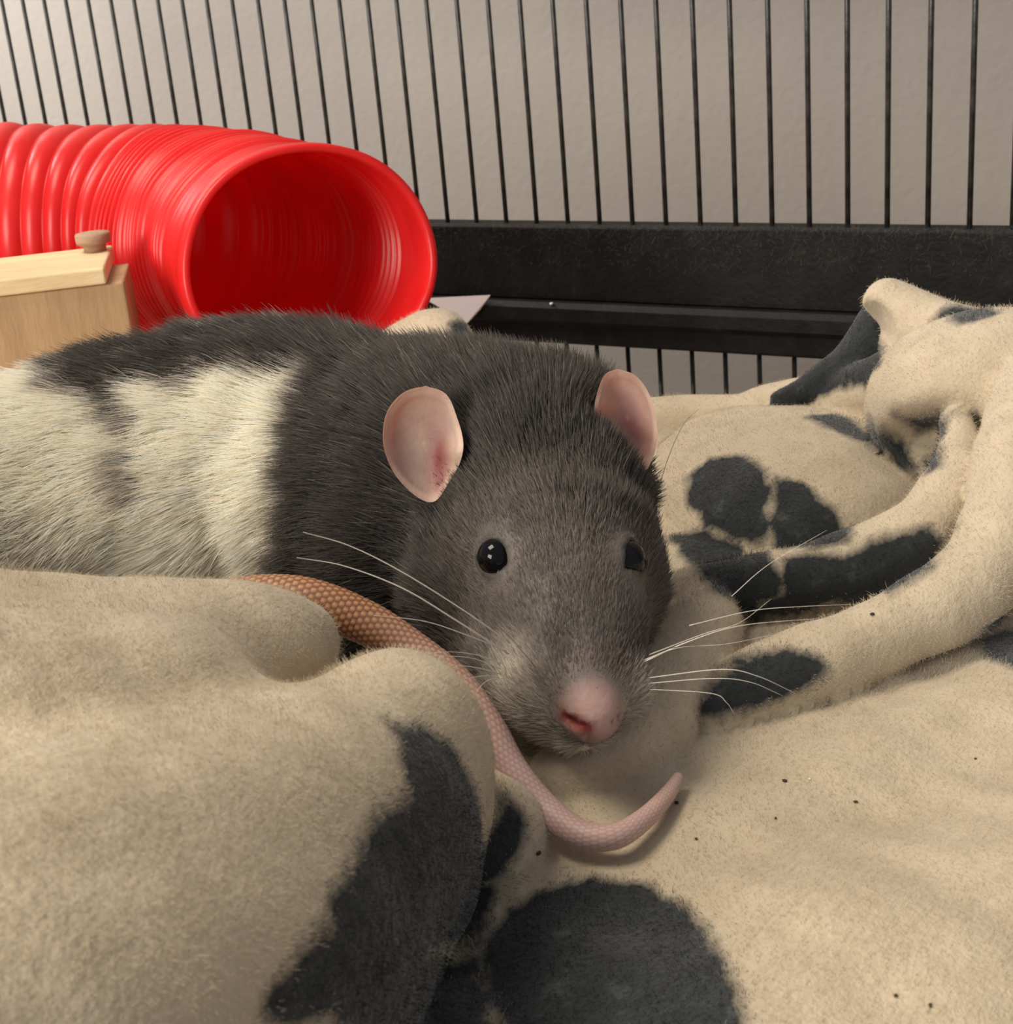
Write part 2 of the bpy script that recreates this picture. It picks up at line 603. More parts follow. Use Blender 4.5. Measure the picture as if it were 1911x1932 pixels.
B1 = CH((1000, 800, 11.5, .7), (1200, 800, 11.2, .75), (1400, 792, 11.0, .75), (1530, 795, 10.8, .7), (1650, 830, 10.7, .62), (1720, 890, 10.7, .5))
B2 = CH((1430, 780, 10.8, .6), (1560, 760, 10.3, .75), (1640, 745, 9.9, .8), (1720, 720, 9.4, .9))
C1 = C((1672, 572, 33.2, .56), (1730, 610, 32.8, .72), (1810, 650, 32.2, .9), (1900, 670, 32, 1.0))
C1t = C((1685, 650, 33.5, .35), (1700, 700, 33, .5))
D1 = C((1652, 600, 34.4, .42), (1640, 655, 34.4, .66), (1590, 700, 34.4, .56), (1530, 732, 34.4, .38), (1465, 752, 34.4, .18))
BB = C((690, 740, 40, 1.2), (760, 690, 39.6, 1.1), (815, 645, 39, .92), (838, 650, 38.6, .82))
BB2 = C((640, 790, 40, 1.3), (760, 750, 39.5, 1.3), (850, 730, 38.6, 1.2))
TB = dense([[*(P(x_, y_, z_) * [1, 1, 0]), .95] for x_, y_, z_ in ((-300, 445, 46.2), (0, 440, 46.4), (290, 444, 45.8), (420, 456, 44), (500, 470, 42))])
TB[:, 2] = -11.2
FR1 = CH((2000, 1640, 11.3, .9), (1800, 1740, 11.25, .9), (1600, 1830, 11.3, .9), (1480, 1960, 11.5, .9))
FR2 = CH((1911, 1330, 11.3, .8), (1700, 1400, 11.35, .8), (1450, 1480, 11.5, .7))
FR3 = CH((640, 1930, 11.0, .9), (560, 1990, 10.8, 1.0), (460, 2080, 10.6, 1.0))
DB = CH((930, 1500, 10.75, .55), (945, 1570, 10.9, .6), (900, 1650, 11.1, .6))


def blanket_f(p):
    x, y, z = p[:, 0], p[:, 1], p[:, 2]
    hgt = -H0 + .10 * np.sin(x * .8 + y * .35) + .07 * np.sin(x * .5 - y * .9 + 1) + .035 * np.sin(x * 2.1 + y * 1.3) + .03 * np.sin(y * 2.7 - x * 1.2 + 2)
    d = (z - hgt) * .93
    d = smin(d, chain(p, FR1, .5), .9)
    d = smin(d, chain(p, FR2, .45), .9)
    yend = 37.6 - .52 * (x - 5.5)
    d = smax(d, (y - yend) * .85, .8)
    d = np.maximum(d, -12.85 - z)
    bx = np.maximum(np.maximum(-22 - x, x - 15.5), 6.5 - y)
    d = smax(d, bx, .5)
    dd = chain(p, BB)
    dd = smin(dd, chain(p, BB2), .5)
    dd = smin(dd, chain(p, TB), .3)
    d = smin(d, dd, .3)
    d = smin(d, chain(p, B1, .9), .25)
    d = smin(d, smin(chain(p, B2), chain(p, D1), .08), .2)
    m1 = ell(p, PH(1470, 935, 11.5), (3.2, 4.2, 1.75), None)
    d = smin(d, m1, .04)
    m2 = ell(p, P(1885, 765, 30.5), (2.75, 2.05, 2.6), CAMAX)
    m2 = smin(m2, ell(p, P(1790, 745, 29.4), (1.15, .95, 1.1), CAMAX), .5)
    m2 = smax(m2, -ell(p, P(1752, 832, 28.6), (.95, .6, 1.5), rot_in_view(20)), .5)
    d = smin(d, m2, .15)
    c1 = chain(p, C1)
    c1 = smax(c1, -ell(p, P(1668, 618, 32.1), (.38, .74, 2.4), rot_in_view(14)), .06)
    c1 = smin(c1, chain(p, C1t), .2)
    d = smin(d, c1, .08)
    d = smin(d, chain(p, R2), .05)
    d = smin(d, chain(p, R1), .05)
    d = smin(d, chain(p, R1b), .05)
    d = smin(d, chain(p, DB), .15)
    d = smin(d, chain(p, FR3), .2)
    l1 = smin(chain(p, L1), chain(p, LM), .8)
    l2 = smin(chain(p, L2), chain(p, L2b), .7)
    ll = smin(l1, l2, .45)
    d = smin(d, ll, .12)
    nz = np.sin(x * 1.9 + 2 * np.sin(y * .8)) * np.sin(y * 1.7 + z * 1.3) * .05 + np.sin(x * 4.3 + z * 3.1 + 1) * np.sin(y * 3.7 - z * 2 + x) * .018
    return d - nz


bv, bf = surface_nets(blanket_f, (-23, 5.5, -13.2), (16.2, 52, -5.2), .125)
print('blanket', len(bv))
_bvh_b = BVHTree.FromPolygons([tuple(v) for v in bv], [tuple(int(i) for i in f) for f in bf])


def hit(bvh, px, py):
    r = B @ np.array([(px - CX) / F, (py - CY) / F, 1.0])
    r /= np.linalg.norm(r)
    h = bvh.ray_cast(Vector((0, 0, 0)), Vector(r))
    if h[0] is None:
        return None, None
    return np.array(h[0]), np.array(h[1])


# dark paw prints: closed outlines laid on the cloth (each flattened on to its own patch of cloth)
PRINTS = [
    [(1300, 900), (1340, 865), (1400, 862), (1440, 885), (1452, 930), (1448, 1000), (1430, 1030), (1380, 1012), (1330, 990), (1300, 950)],
    [(1462, 900), (1500, 905), (1550, 945), (1590, 995), (1602, 1022), (1540, 1032), (1475, 1035), (1460, 990)],
    [(1265, 1012), (1330, 1003), (1400, 1035), (1450, 1050), (1478, 1095), (1478, 1140), (1400, 1160), (1350, 1120), (1300, 1065)],
    [(1475, 1050), (1600, 1048), (1680, 1010), (1755, 1000), (1775, 1030), (1740, 1080), (1680, 1125), (1600, 1148), (1500, 1165), (1420, 1175), (1405, 1150), (1480, 1115)],
    [(1345, 1288), (1400, 1245), (1480, 1225), (1550, 1238), (1562, 1268), (1500, 1305), (1400, 1342), (1322, 1362), (1315, 1340)],
    [(1845, 1210), (1890, 1192), (1950, 1180), (1990, 1220), (1950, 1275), (1885, 1250)],
    [(1530, 785), (1580, 783), (1650, 803), (1700, 838), (1732, 885), (1700, 880), (1640, 838), (1570, 812)],
    [(1690, 785), (1740, 790), (1785, 785), (1775, 830), (1730, 818)],
    [(1745, 865), (1775, 840), (1770, 880), (1750, 890)],
    [(1765, 603), (1815, 575), (1860, 580), (1885, 592), (1810, 612)],
    [(1622, 600), (1652, 640), (1660, 690), (1600, 722), (1520, 748), (1460, 756), (1530, 705), (1590, 640)],
    [(735, 1365), (800, 1372), (860, 1430), (895, 1500), (908, 1570), (905, 1660), (860, 1740), (770, 1830), (650, 1900), (560, 1932), (505, 1900), (560, 1800), (620, 1740), (660, 1640), (700, 1560), (780, 1500), (760, 1430)],
    [(890, 1640), (930, 1560), (945, 1500), (985, 1550), (988, 1600), (950, 1650), (880, 1700)],
    [(950, 1725), (1020, 1680), (1120, 1658), (1220, 1668), (1300, 1725), (1345, 1795), (1390, 1860), (1400, 1960), (1180, 2010), (980, 1980), (925, 1900), (915, 1800)],
    [(730, 1775), (800, 1705), (860, 1655), (935, 1665), (950, 1735), (885, 1785), (800, 1800)],
    [(570, 1885), (640, 1830), (730, 1785), (820, 1800), (905, 1810), (930, 1900), (920, 1990), (720, 2000), (660, 1950)],
    [(822, 562), (850, 566), (880, 610), (890, 665), (862, 665), (845, 610)],
]


def poly_sd(q, poly):
    """signed distance to a closed outline, negative inside"""
    d = np.full(len(q), 1e9)
    ins = np.zeros(len(q), bool)
    for i in range(len(poly)):
        a, b = poly[i - 1], poly[i]
        e = b - a
        t = np.clip(((q - a) @ e) / (e @ e + 1e-12), 0, 1)
        d = np.minimum(d, np.linalg.norm(q - a - t[:, None] * e, axis=1))
        c = (a[1] > q[:, 1]) != (b[1] > q[:, 1])
        xi = a[0] + (q[:, 1] - a[1]) * e[0] / (e[1] if abs(e[1]) > 1e-9 else 1e-9)
        ins ^= c & (q[:, 0] < xi)
    return np.where(ins, -d, d)


prt = np.full(len(bv), -3.0)
jit = vnoise(bv, .35, 3)[:, 0] * .07 + vnoise(bv, .13, 4)[:, 0] * .03
for pl in PRINTS:
    hs = [hit(_bvh_b, *q) for q in pl]
    hp = np.array([h for h, _ in hs if h is not None])
    hn = np.array([n_ for h, n_ in hs if h is not None])
    if len(hp) < 3:
        continue
    med = np.median(hp, 0)
    keep = np.linalg.norm(hp - med, axis=1) < 4.5
    hp, hn = hp[keep], hn[keep]
    c = hp.mean(0)
    nrm = hn.mean(0); nrm /= np.linalg.norm(nrm)
    a = np.cross(nrm, [.2, .3, .9]); a /= np.linalg.norm(a)
    b = np.cross(nrm, a)
    T2 = np.stack([a, b], 1)
    rad = np.linalg.norm(hp - c, axis=1).max() + .5
    m = np.where(np.linalg.norm(bv - c, axis=1) < rad + .6)[0]
    q = bv[m] - c
    off = np.abs(q @ nrm)
    d2 = poly_sd(q @ T2, (hp - c) @ T2)
    lim = np.abs((hp - c) @ nrm).max() + .35
    prt[m] = np.maximum(prt[m], np.where(off < lim, -(d2 - .05 + jit[m]), -3))
prt = np.maximum(prt, np.where(chain(bv, C1) > .05, -(chain(bv, D1) - .07) * 3, -3))
prt = np.clip(.5 + prt * 2.4, -.5, 1.5)
blanket = mesh('blanket', bv, bf, m_fleece, attrs={'print': prt * .9 - .05})
tag(blanket, 'cream fleece blanket with dark grey paw prints, heaped in folds under the rat', 'blanket')

# short pile standing on the cloth
def tri_sample(V, Fq, n, wfun=None, r=rng):
    T = np.vstack([Fq[:, [0, 1, 2]], Fq[:, [0, 2, 3]]])
    a, b, c = V[T[:, 0]], V[T[:, 1]], V[T[:, 2]]
    ar = np.linalg.norm(np.cross(b - a, c - a), axis=1)
    cen = (a + b + c) / 3
    nr = np.cross(b - a, c - a)
    if wfun is not None:
        ar = ar * wfun(cen, nr / (np.linalg.norm(nr, axis=1, keepdims=True) + 1e-12))
    cdf = np.cumsum(ar); cdf /= cdf[-1]
    t = np.searchsorted(cdf, r.random(n))
    u, v = r.random(n), r.random(n)
    m = u + v > 1
    u[m], v[m] = 1 - u[m], 1 - v[m]
    p = a[t] + (b[t] - a[t]) * u[:, None] + (c[t] - a[t]) * v[:, None]
    return p, T[t], u, v


def vnormals(V, Fq):
    nr = np.cross(V[Fq[:, 2]] - V[Fq[:, 0]], V[Fq[:, 3]] - V[Fq[:, 1]])
    out = np.zeros_like(V)
    for i in range(4):
        np.add.at(out, Fq[:, i], nr)
    return out / (np.linalg.norm(out, axis=1, keepdims=True) + 1e-12)


def in_view(c, pad=80):
    q = c @ B
    px = q[:, 0] / q[:, 2] * F + CX
    py = q[:, 1] / q[:, 2] * F + CY
    return (q[:, 2] > 1) & (px > -pad) & (px < 1911 + pad) & (py > -pad) & (py < 1932 + pad)


bn = vnormals(bv, bf)


def w_pile(c, n):
    d2 = (c ** 2).sum(1)
    facing = (n * -c).sum(1) / np.sqrt(d2)
    return in_view(c, 150) * (facing > -.35) * (400. / d2) ** .6


NP = 240000
p, T, u, v = tri_sample(bv, bf, NP, w_pile)
nn_ = bn[T[:, 0]] * (1 - u - v)[:, None] + bn[T[:, 1]] * u[:, None] + bn[T[:, 2]] * v[:, None]
nn_ /= np.linalg.norm(nn_, axis=1, keepdims=True)
pr = prt[T[:, 0]] + rng.normal(0, .22, NP)
side = vnoise(p, .5, 11) * .9 + rng.normal(0, .6, (NP, 3))
ln = .055 * rng.uniform(.5, 1.3, NP)
pts = np.stack([p + nn_ * (-.02), p + nn_ * (ln * .5)[:, None] + side * (ln * .25)[:, None], p + nn_ * (ln * .75)[:, None] + side * (ln * .8)[:, None]], 1)
cc = np.where((pr > .5)[:, None], np.array([.017, .021, .023]) * rng.uniform(.6, 1.9, (NP, 1)), np.array([.555, .47, .335]) * rng.uniform(.92, 1.08, (NP, 1)))
tag(hair('pile', pts, np.array([.0024, .0019, .0006]), cc, m_fuzz, blanket), kind='stuff')


# ------------------------------------------------------------------ the rat
SPINE = C((1040, 860, 24.3, 1.2), (960, 905, 24.3, 1.75), (850, 925, 25.2, 2.15), (700, 925, 26.3, 2.45), (480, 905, 27.2, 2.65), (250, 970, 27, 2.75), (0, 1050, 26.2, 2.85), (-220, 1180, 24.6, 2.9), (-380, 1330, 22.6, 2.6))
SNOUT = C((1050, 1040, 22.1, 1.32), (1078, 1140, 21.4, 1.12), (1094, 1230, 20.8, .88), (1106, 1305, 20.25, .60), (1113, 1345, 20.0, .38))
JAW = C((1000, 1240, 21.9, .95), (1060, 1320, 21.2, .62), (1095, 1372, 20.75, .34))
EYE_L = dict(px=(931, 1050), look=.9)
EYE_R = dict(px=(1194, 1051), look=.1)


def rat_f0(p):
    d = chain(p, SPINE)
    d = smin(d, ell(p, P(1015, 945, 23.4), (1.62, 1.55, 1.6), rot_in_view(-8)), .5)
    d = smin(d, ell(p, P(905, 1105, 22.9), (.98, 1.0, 1.0), CAMAX), .6)
    d = smin(d, ell(p, P(1165, 1100, 22.6), (.66, .98, .9), CAMAX), .6)
    d = smin(d, ell(p, P(1010, 1190, 22.4), (1.35, 1.0, 1.0), CAMAX), .5)
    d = smin(d, chain(p, SNOUT), .5)
    d = smin(d, ell(p, P(1015, 1300, 20.95), (.52, .46, .5), CAMAX), .35)
    d = smin(d, ell(p, P(1176, 1290, 20.65), (.34, .46, .45), CAMAX), .3)
    d = smin(d, chain(p, JAW), .35)
    # haunch and chest under the coat
    d = smin(d, ell(p, P(760, 1060, 25.2), (1.8, 1.7, 1.6), CAMAX), .8)
    # nose pad
    d = smin(d, ell(p, P(1121, 1345, 19.85), (.34, .35, .33), CAMAX), .22)
    return d


def eye_place(spec, f=rat_f0):
    r = B @ np.array([(spec['px'][0] - CX) / F, (spec['px'][1] - CY) / F, 1.0])
    t = 15.0
    for _ in range(200):
        d = f((r * t)[None])[0]
        t += d * .8
        if abs(d) < 1e-4:
            break
    h = r * t
    n = grad(f, h[None])[0]
    n = n + spec['look'] * (-h / np.linalg.norm(h))
    return h, n / np.linalg.norm(n)


hl, nl = eye_place(EYE_L)
hr, nr_ = eye_place(EYE_R)
ec_l = hl - nl * .12
ec_r = hr - nr_ * .13
COR_L, _ = eye_place(dict(px=(968, 1074), look=0))
COR_R, _ = eye_place(dict(px=(1178, 1074), look=0))


def rat_f(p):
    d = rat_f0(p)
    for c, n, h, co, ra in ((ec_l, nl, hl, COR_L, .255), (ec_r, nr_, hr, COR_R, .235)):
        # swollen lid ring with an opening for the ball
        d = smin(d, np.linalg.norm(p - c, axis=1) - .335, .15)
        op = np.linalg.norm((p - (h + n * .12)), axis=1) - ra
        op = smin(op, chain(p, np.array([[*(h + n * .08), .16], [*(co + n * .03), .045]])), .04)
        d = smax(d, -op, .04)
    # nostrils
    d = smax(d, -chain(p, C((1072, 1352, 19.78, .05), (1086, 1368, 19.62, .085), (1108, 1372, 19.55, .05))), .05)
    d = smax(d, -chain(p, C((1148, 1366, 19.6, .04), (1166, 1352, 19.72, .05))), .04)
    # cleft below the nose
    d = smax(d, -chain(p, C((1112, 1372, 19.5, .03), (1108, 1395, 19.75, .035))), .04)
    return d


# the head is read on a finer grid: keep the coarse body and refine by one continuous extraction
rv, rf = surface_nets(rat_f, (-17, 14.5, -12), (5.2, 30, -3.2), .085, 2)
print('rat', len(rv))
rn = vnormals(rv, rf)
_bvh_r = BVHTree.FromPolygons([tuple(v) for v in rv], [tuple(int(i) for i in f) for f in rf])


def px_of(c):
    q = c @ B
    return q[:, 0] / q[:, 2] * F + CX, q[:, 1] / q[:, 2] * F + CY


def RH(px, py):
    h, n = hit(_bvh_r, px, py)
    return h


# coat pattern, held in space on the body
def seg_d(p, pts):
    return chain(p, np.array([[*q, 0.0] for q in pts]))


_e = [RH(600, 740), RH(575, 900), RH(555, 1060)]
_hn = np.cross(_e[2] - _e[0], np.array([0, 0, 1.]))        # plane across the body behind the shoulders
_hn = np.cross(_e[2] - _e[0], B @ np.array([.25, 0, 1.]))
_hn /= np.linalg.norm(_hn)
if _hn @ (RH(900, 900) - _e[0]) < 0:
    _hn = -_hn
STRIPE = [RH(620, 690), RH(500, 680), RH(380, 690), RH(300, 705), RH(240, 715), RH(180, 725)]
STRIPE = [s for s in STRIPE if s is not None]
SP1 = [RH(240, 740), RH(265, 790)]
SP2 = [RH(262, 870), RH(268, 925)]


def hood(p):
    """0 white .. 1 grey"""
    jx = vnoise(p, .5, 21)[:, 0] * .18 + vnoise(p, .16, 22)[:, 1] * .1
    hd = (p - _e[0]) @ _hn + jx
    g = np.clip(.5 + hd * 3.2, 0, 1)
    top = (p[:, 2] - STRIPE[2][2])
    st = seg_d(p, STRIPE) - .50 + jx * 1.2
    # beyond the stripe, on the hidden far side of the back
    aw = np.array([0, 1., 0])
    far_ = np.minimum(seg_d(p, [q + aw * .9 + UP * .1 for q in STRIPE]) - .75, seg_d(p, [q + aw * 2 - UP * .5 for q in STRIPE]) - 1.0) + jx
    g = np.maximum(g, np.clip(.5 - np.minimum(st, far_) * 2.6, 0, 1))
    g = np.maximum(g, np.clip(.5 - (seg_d(p, SP1) - .24 + jx) * 3, 0, .9))
    g = np.maximum(g, np.clip(.5 - (seg_d(p, SP2) - .10 + jx * .8) * 3, 0, .55))
    return g


GREY = np.array([.098, .087, .078])
WHITE = np.array([.985, .915, .79])
NOSEP = P(1121, 1350, 19.7)
FACE0 = P(1090, 1200, 20.6)


def coat_col(p):
    g = hood(p)[:, None]
    c = WHITE * (1 - g) + GREY * g
    # muzzle sides turn pale
    for q, r, a in ((P(985, 1300, 20.6), .65, .9), (P(1040, 1385, 20.6), .6, .95), (P(1195, 1320, 20.3), .45, .95), (P(1120, 1420, 20.6), .5, .8), (P(930, 1260, 21.2), .5, .4)):
        k = np.clip(1 - (np.linalg.norm(p - q, axis=1) - r * .5) / r, 0, 1)[:, None] * a
        c = c * (1 - k) + np.array([.62, .58, .50]) * k
    # brownish bridge above the nose
    k = np.clip(1 - (np.linalg.norm(p - P(1110, 1300, 20), axis=1) - .25) / .6, 0, 1)[:, None] * .7
    c = c * (1 - k) + np.array([.34, .27, .235]) * k
    # face is a shade lighter and browner than the back
    k = np.clip(1 - (np.linalg.norm(p - P(1060, 1120, 21.5), axis=1) - .8) / 1.3, 0, 1)[:, None] * .8
    c = c * (1 - k) + np.minimum(c * 1.0 + np.array([.20, .168, .146]), .8) * k
    # darker blaze on the forehead
    k = np.clip(1 - (seg_d(p, [P(1030, 880, 21.9), P(1085, 1000, 21.2)]) - .12) / .35, 0, 1)[:, None] * .5
    c = c * (1 - k) + np.array([.045, .034, .026]) * k
    return c


bc = coat_col(rv)
bc = bc * np.clip(bc[:, :1] * 1.0 + .35, .4, .95)
kn = np.clip(1 - (np.linalg.norm(rv - NOSEP, axis=1) - .22) / .38, 0, 1)[:, None]
bc = bc * (1 - kn) + np.array([.46, .29, .255]) * kn
ks = np.clip(1 - (seg_d(rv, [P(1070, 1348, 19.8), P(1086, 1366, 19.65), P(1106, 1374, 19.6)]) - .06) / .09, 0, 1)[:, None]
bc = bc * (1 - ks) + np.array([.24, .035, .03]) * ks
for c_ in (hl, hr):
    k = np.clip(1 - (np.linalg.norm(rv - c_, axis=1) - .26) / .12, 0, 1)[:, None]
    bc = bc * (1 - k) + np.array([.035, .028, .025]) * k

rat = empty('rat', (PH(300, 1000, 12.2)))
tag(rat, 'grey and white hooded rat lying in the blanket, facing the viewer', 'rat')
body = mesh('body', rv, rf, m_skin, rat, col=bc)


for nm, pts_ in (('L', [(760, 760), (803, 740), (735, 830), (800, 840), (860, 800), (865, 870), (800, 930)]), ('R', [(1166, 720), (1130, 770), (1180, 800), (1200, 880), (1225, 830)])):
    print('ear', nm, [(q, round(float((hit(_bvh_r, *q)[0] @ B)[2]), 2)) if hit(_bvh_r, *q)[0] is not None else (q, None) for q in pts_])
# ears --------------------------------------------------------------
def make_ear(outline, depth, cup, tilt, base_col, deep_col, deep_px, fold):
    """outline: pixel points round the rim; cupped shell with thickness"""
    o = np.array(outline, float)
    o = dense(np.c_[np.vstack([o, o[:1]]), np.zeros(len(o) + 1)], 5)[:-1, :2]
    cen = o.mean(0)
    K, Rn = len(o), 12
    front, cols = [], []
    for r in np.linspace(0, 1, Rn + 1)[1:]:
        for i in range(K):
            q = cen + (o[i] - cen) * r
            z = depth + cup * (1 - r ** 2.2) + tilt[0] * (q[0] - cen[0]) / 120 + tilt[1] * (q[1] - cen[1]) / 120
            z += fold[2] * math.exp(-((q[0] - fold[0]) ** 2 + (q[1] - fold[1]) ** 2) / (2 * fold[3] ** 2))
            # rolled rim
            z += -.07 * math.exp(-((r - .93) / .07) ** 2)
            front.append(P(q[0], q[1], z))
            dpx = math.hypot((q[0] - deep_px[0]) / deep_px[2], (q[1] - deep_px[1]) / deep_px[3])
            k = math.exp(-dpx ** 2)
            c = np.array(base_col) * (1 - k) + np.array(deep_col) * k
            rim = math.exp(-((r - 1) / .09) ** 2) * .5
            cols.append(c * (1 - rim) + np.array([.70, .47, .38]) * rim)
    front = np.array(front)
    cpt = P(cen[0], cen[1], depth + cup)
    front = np.vstack([front, cpt]); cols.append(np.array(base_col))
    cols = np.array(cols)
    n = len(front)
    Fc = []
    for r in range(Rn - 1):
        for i in range(K):
            j = (i + 1) % K
            Fc.append([r * K + i, r * K + j, (r + 1) * K + j, (r + 1) * K + i])
    for i in range(K):
        Fc.append([n - 1, (i + 1) % K, i, i][:3])
    away = B @ np.array([0, 0, 1.])
    th = .055
    back = front + away * th
    inner = back.copy()
    V = np.vstack([front, back])
    F2 = [f[::-1] for f in Fc] + [[x + n for x in f] for f in Fc]
    for i in range(K):
        j = (i + 1) % K
        a, b = (Rn - 1) * K + i, (Rn - 1) * K + j
        F2.append([a, b, b + n, a + n])
    return V, F2, np.vstack([cols, cols * .85]), o


EAR_L = [(803, 728), (842, 744), (863, 790), (874, 835), (868, 872), (850, 905), (822, 945), (790, 940), (752, 905), (730, 865), (722, 822), (731, 775), (762, 740)]
EAR_R = [(1166, 696), (1198, 708), (1222, 738), (1236, 780), (1240, 822), (1232, 862), (1214, 892), (1190, 880), (1160, 845), (1135, 810), (1122, 775), (1128, 738), (1142, 706)]
V, Fc, cl, _ = make_ear(EAR_L, 22.28, .32, (.04, .24), (.50, .36, .29), (.22, .035, .035), (826, 872, 22, 72), (866, 850, -.30, 20))
ear_l = mesh('ear', V, Fc, m_ear, rat, col=cl)
V, Fc, cl, _ = make_ear(EAR_R, 22.85, .28, (.10, .22), (.50, .34, .275), (.40, .165, .145), (1185, 815, 34, 50), (1130, 760, -.25, 18))
ear_r = mesh('ear', V, Fc, m_ear, rat, col=cl)
tag(ear_l, 'ear turned open to the viewer, red in its fold')


# eyes --------------------------------------------------------------
def sphere(c, r, nu=40, nv=24, ax=None, rr=(1, 1, 1)):
    V, Fc = [], []
    A = np.eye(3) if ax is None else np.asarray(ax)
    for j in range(1, nv):
        for i in range(nu):
            t, f_ = math.pi * j / nv, 2 * math.pi * i / nu
            q = np.array([math.sin(t) * math.cos(f_), math.sin(t) * math.sin(f_), math.cos(t)]) * r * np.array(rr)
            V.append(c + q @ A)
    V += [c + np.array([0, 0, r * rr[2]]) @ A, c - np.array([0, 0, r * rr[2]]) @ A]
    for j in range(nv - 2):
        for i in range(nu):
            k = (i + 1) % nu
            Fc.append([j * nu + i, (j + 1) * nu + i, (j + 1) * nu + k, j * nu + k])
    for i in range(nu):
        k = (i + 1) % nu
        Fc.append([len(V) - 2, i, k]); Fc.append([len(V) - 1, (nv - 2) * nu + k, (nv - 2) * nu + i])
    return V, Fc


V, Fc = sphere(ec_l, .30); mesh('eye', V, Fc, m_eye, rat)
V, Fc = sphere(ec_r, .30); mesh('eye', V, Fc, m_eye, rat)

# coat --------------------------------------------------------------
AX = dense([P(1113, 1345, 20), P(1090, 1230, 20.4), P(1065, 1080, 21.2), P(1015, 900, 22.4), P(960, 790, 24), P(850, 800, 25.5), P(700, 860, 26.8), P(480, 880, 27.6), P(250, 960, 27.2), P(0, 1050, 26.2), P(-250, 1200, 24.5)], 4)
_at = np.diff(AX, axis=0)
_at /= np.linalg.norm(_at, axis=1, keepdims=True)
_am = (AX[1:] + AX[:-1]) / 2


def flow(p):
    out = np.zeros_like(p)
    for s in range(0, len(p), 50000):
        q = p[s:s + 50000]
        d = np.linalg.norm(q[:, None] - _am[None], axis=2)
        wgt = np.exp(-((d - d.min(1, keepdims=True)) / .8) ** 2)
        out[s:s + 50000] = wgt @ _at
    return out / np.linalg.norm(out, axis=1, keepdims=True)


def head_k(p):
    """1 on the muzzle, 0 on the body"""
    return np.clip(1 - (np.linalg.norm(p - P(1090, 1200, 20.8), axis=1) - .8) / 3.2, 0, 1)


def w_fur(c, n):
    d = np.linalg.norm(c, axis=1)
    facing = (n * -c).sum(1) / d
    w_ = in_view(c, 220) * (facing > -.45)
    w_ = w_ * (1 + 1.6 * head_k(c))
    w_ = w_ * np.clip((np.linalg.norm(c - NOSEP, axis=1) - .30) / .30, 0, 1)
    w_ = w_ * (ear_d(c) > .07)
    for e_ in (hl, hr):
        w_ = w_ * (np.linalg.norm(c - e_, axis=1) > .30)
    return w_


_ev = []
for o_ in (ear_l, ear_r):
    a_ = np.empty(len(o_.data.vertices) * 3, np.float32); o_.data.vertices.foreach_get('co', a_)
    a_ = a_.reshape(-1, 3) + np.array(rat.location)
    a_[:, 2] -= CAMZ * .01
    _ev.append(a_[::3] * 100)
_ev = np.vstack(_ev)


def ear_d(c):
    d = np.full(len(c), 9.)
    m = np.linalg.norm(c - P(990, 850, 22.6), axis=1) < 3.2
    q = c[m]
    if len(q):
        d[m] = np.min([np.min(np.linalg.norm(q[:, None] - _ev[None, i:i + 100], axis=2), axis=1) for i in range(0, len(_ev), 100)], axis=0)
    return d


NF = 360000
p, T, u, v = tri_sample(rv, rf, NF, w_fur)
n = rn[T[:, 0]] * (1 - u - v)[:, None] + rn[T[:, 1]] * u[:, None] + rn[T[:, 2]] * v[:, None]
n /= np.linalg.norm(n, axis=1, keepdims=True)
fl = flow(p)
fl = fl - n * (fl * n).sum(1, keepdims=True)
fl /= np.linalg.norm(fl, axis=1, keepdims=True) + 1e-6
hk = head_k(p)
white = 1 - hood(p)
ln = (.62 * (1 - hk) ** 1.3 + .17) * rng.uniform(.55, 1.12, NF)
near_eye = np.minimum(np.linalg.norm(p - hl, axis=1), np.linalg.norm(p - hr, axis=1))
ln *= np.clip(.25 + (near_eye - .3) * 1.2, .25, 1)
ln *= np.clip((np.linalg.norm(p - NOSEP, axis=1) - .25) / .6, .3, 1)
ln *= np.clip(.3 + (ear_d(p) - .1) * 1.6, .35, 1)
# lift: the crest between the ears and the shoulders stands up, the face lies flat
crest = np.clip(1 - np.linalg.norm(p - P(980, 740, 24), axis=1) / 3.0, 0, 1)
lift = (.30 + .25 * (1 - hk) + .55 * crest - .12 * white)[:, None]
clump = vnoise(p, .22, 31) * .22 * (1 - hk * .6)[:, None] + vnoise(p, .8, 32) * .16 * (1 - hk * .5)[:, None]
nzs = rng.normal(0, .16, (NF, 3))
d0 = fl * (1 - lift * .5) + n * lift * 1.3 + clump + nzs
d0 /= np.linalg.norm(d0, axis=1, keepdims=True)
down = np.array([0, 0, -1.])
pts = [p - n * .03]
cur = p - n * .03
dirv = d0
K = 6
for i in range(1, K):
    cur = cur + dirv * (ln / (K - 1))[:, None]
    pts.append(cur)
    dirv = dirv + fl * .16 + down * .05 + clump * .12
    dirv /= np.linalg.norm(dirv, axis=1, keepdims=True)
pts = np.stack(pts, 1)
tip = pts[:, -1]
cc = coat_col(p) * rng.uniform(.55, 1.5, (NF, 1)) ** np.where(white > .5, .35, 1)[:, None]
guard = rng.random(NF) < .02
cc[guard & (white < .5)] = np.array([.32, .29, .25])
tint = rng.normal(0, .05, (NF, 1))
cc = np.clip(cc * (1 + np.hstack([tint, np.zeros_like(tint), -tint])), 0, .95)
rad = np.array([.0052, .0050, .0044, .0036, .0024, .0008])[None] * (1.25 - .45 * hk)[:, None]
tag(hair('fur', pts, rad, cc, m_fur, rat), kind='stuff')


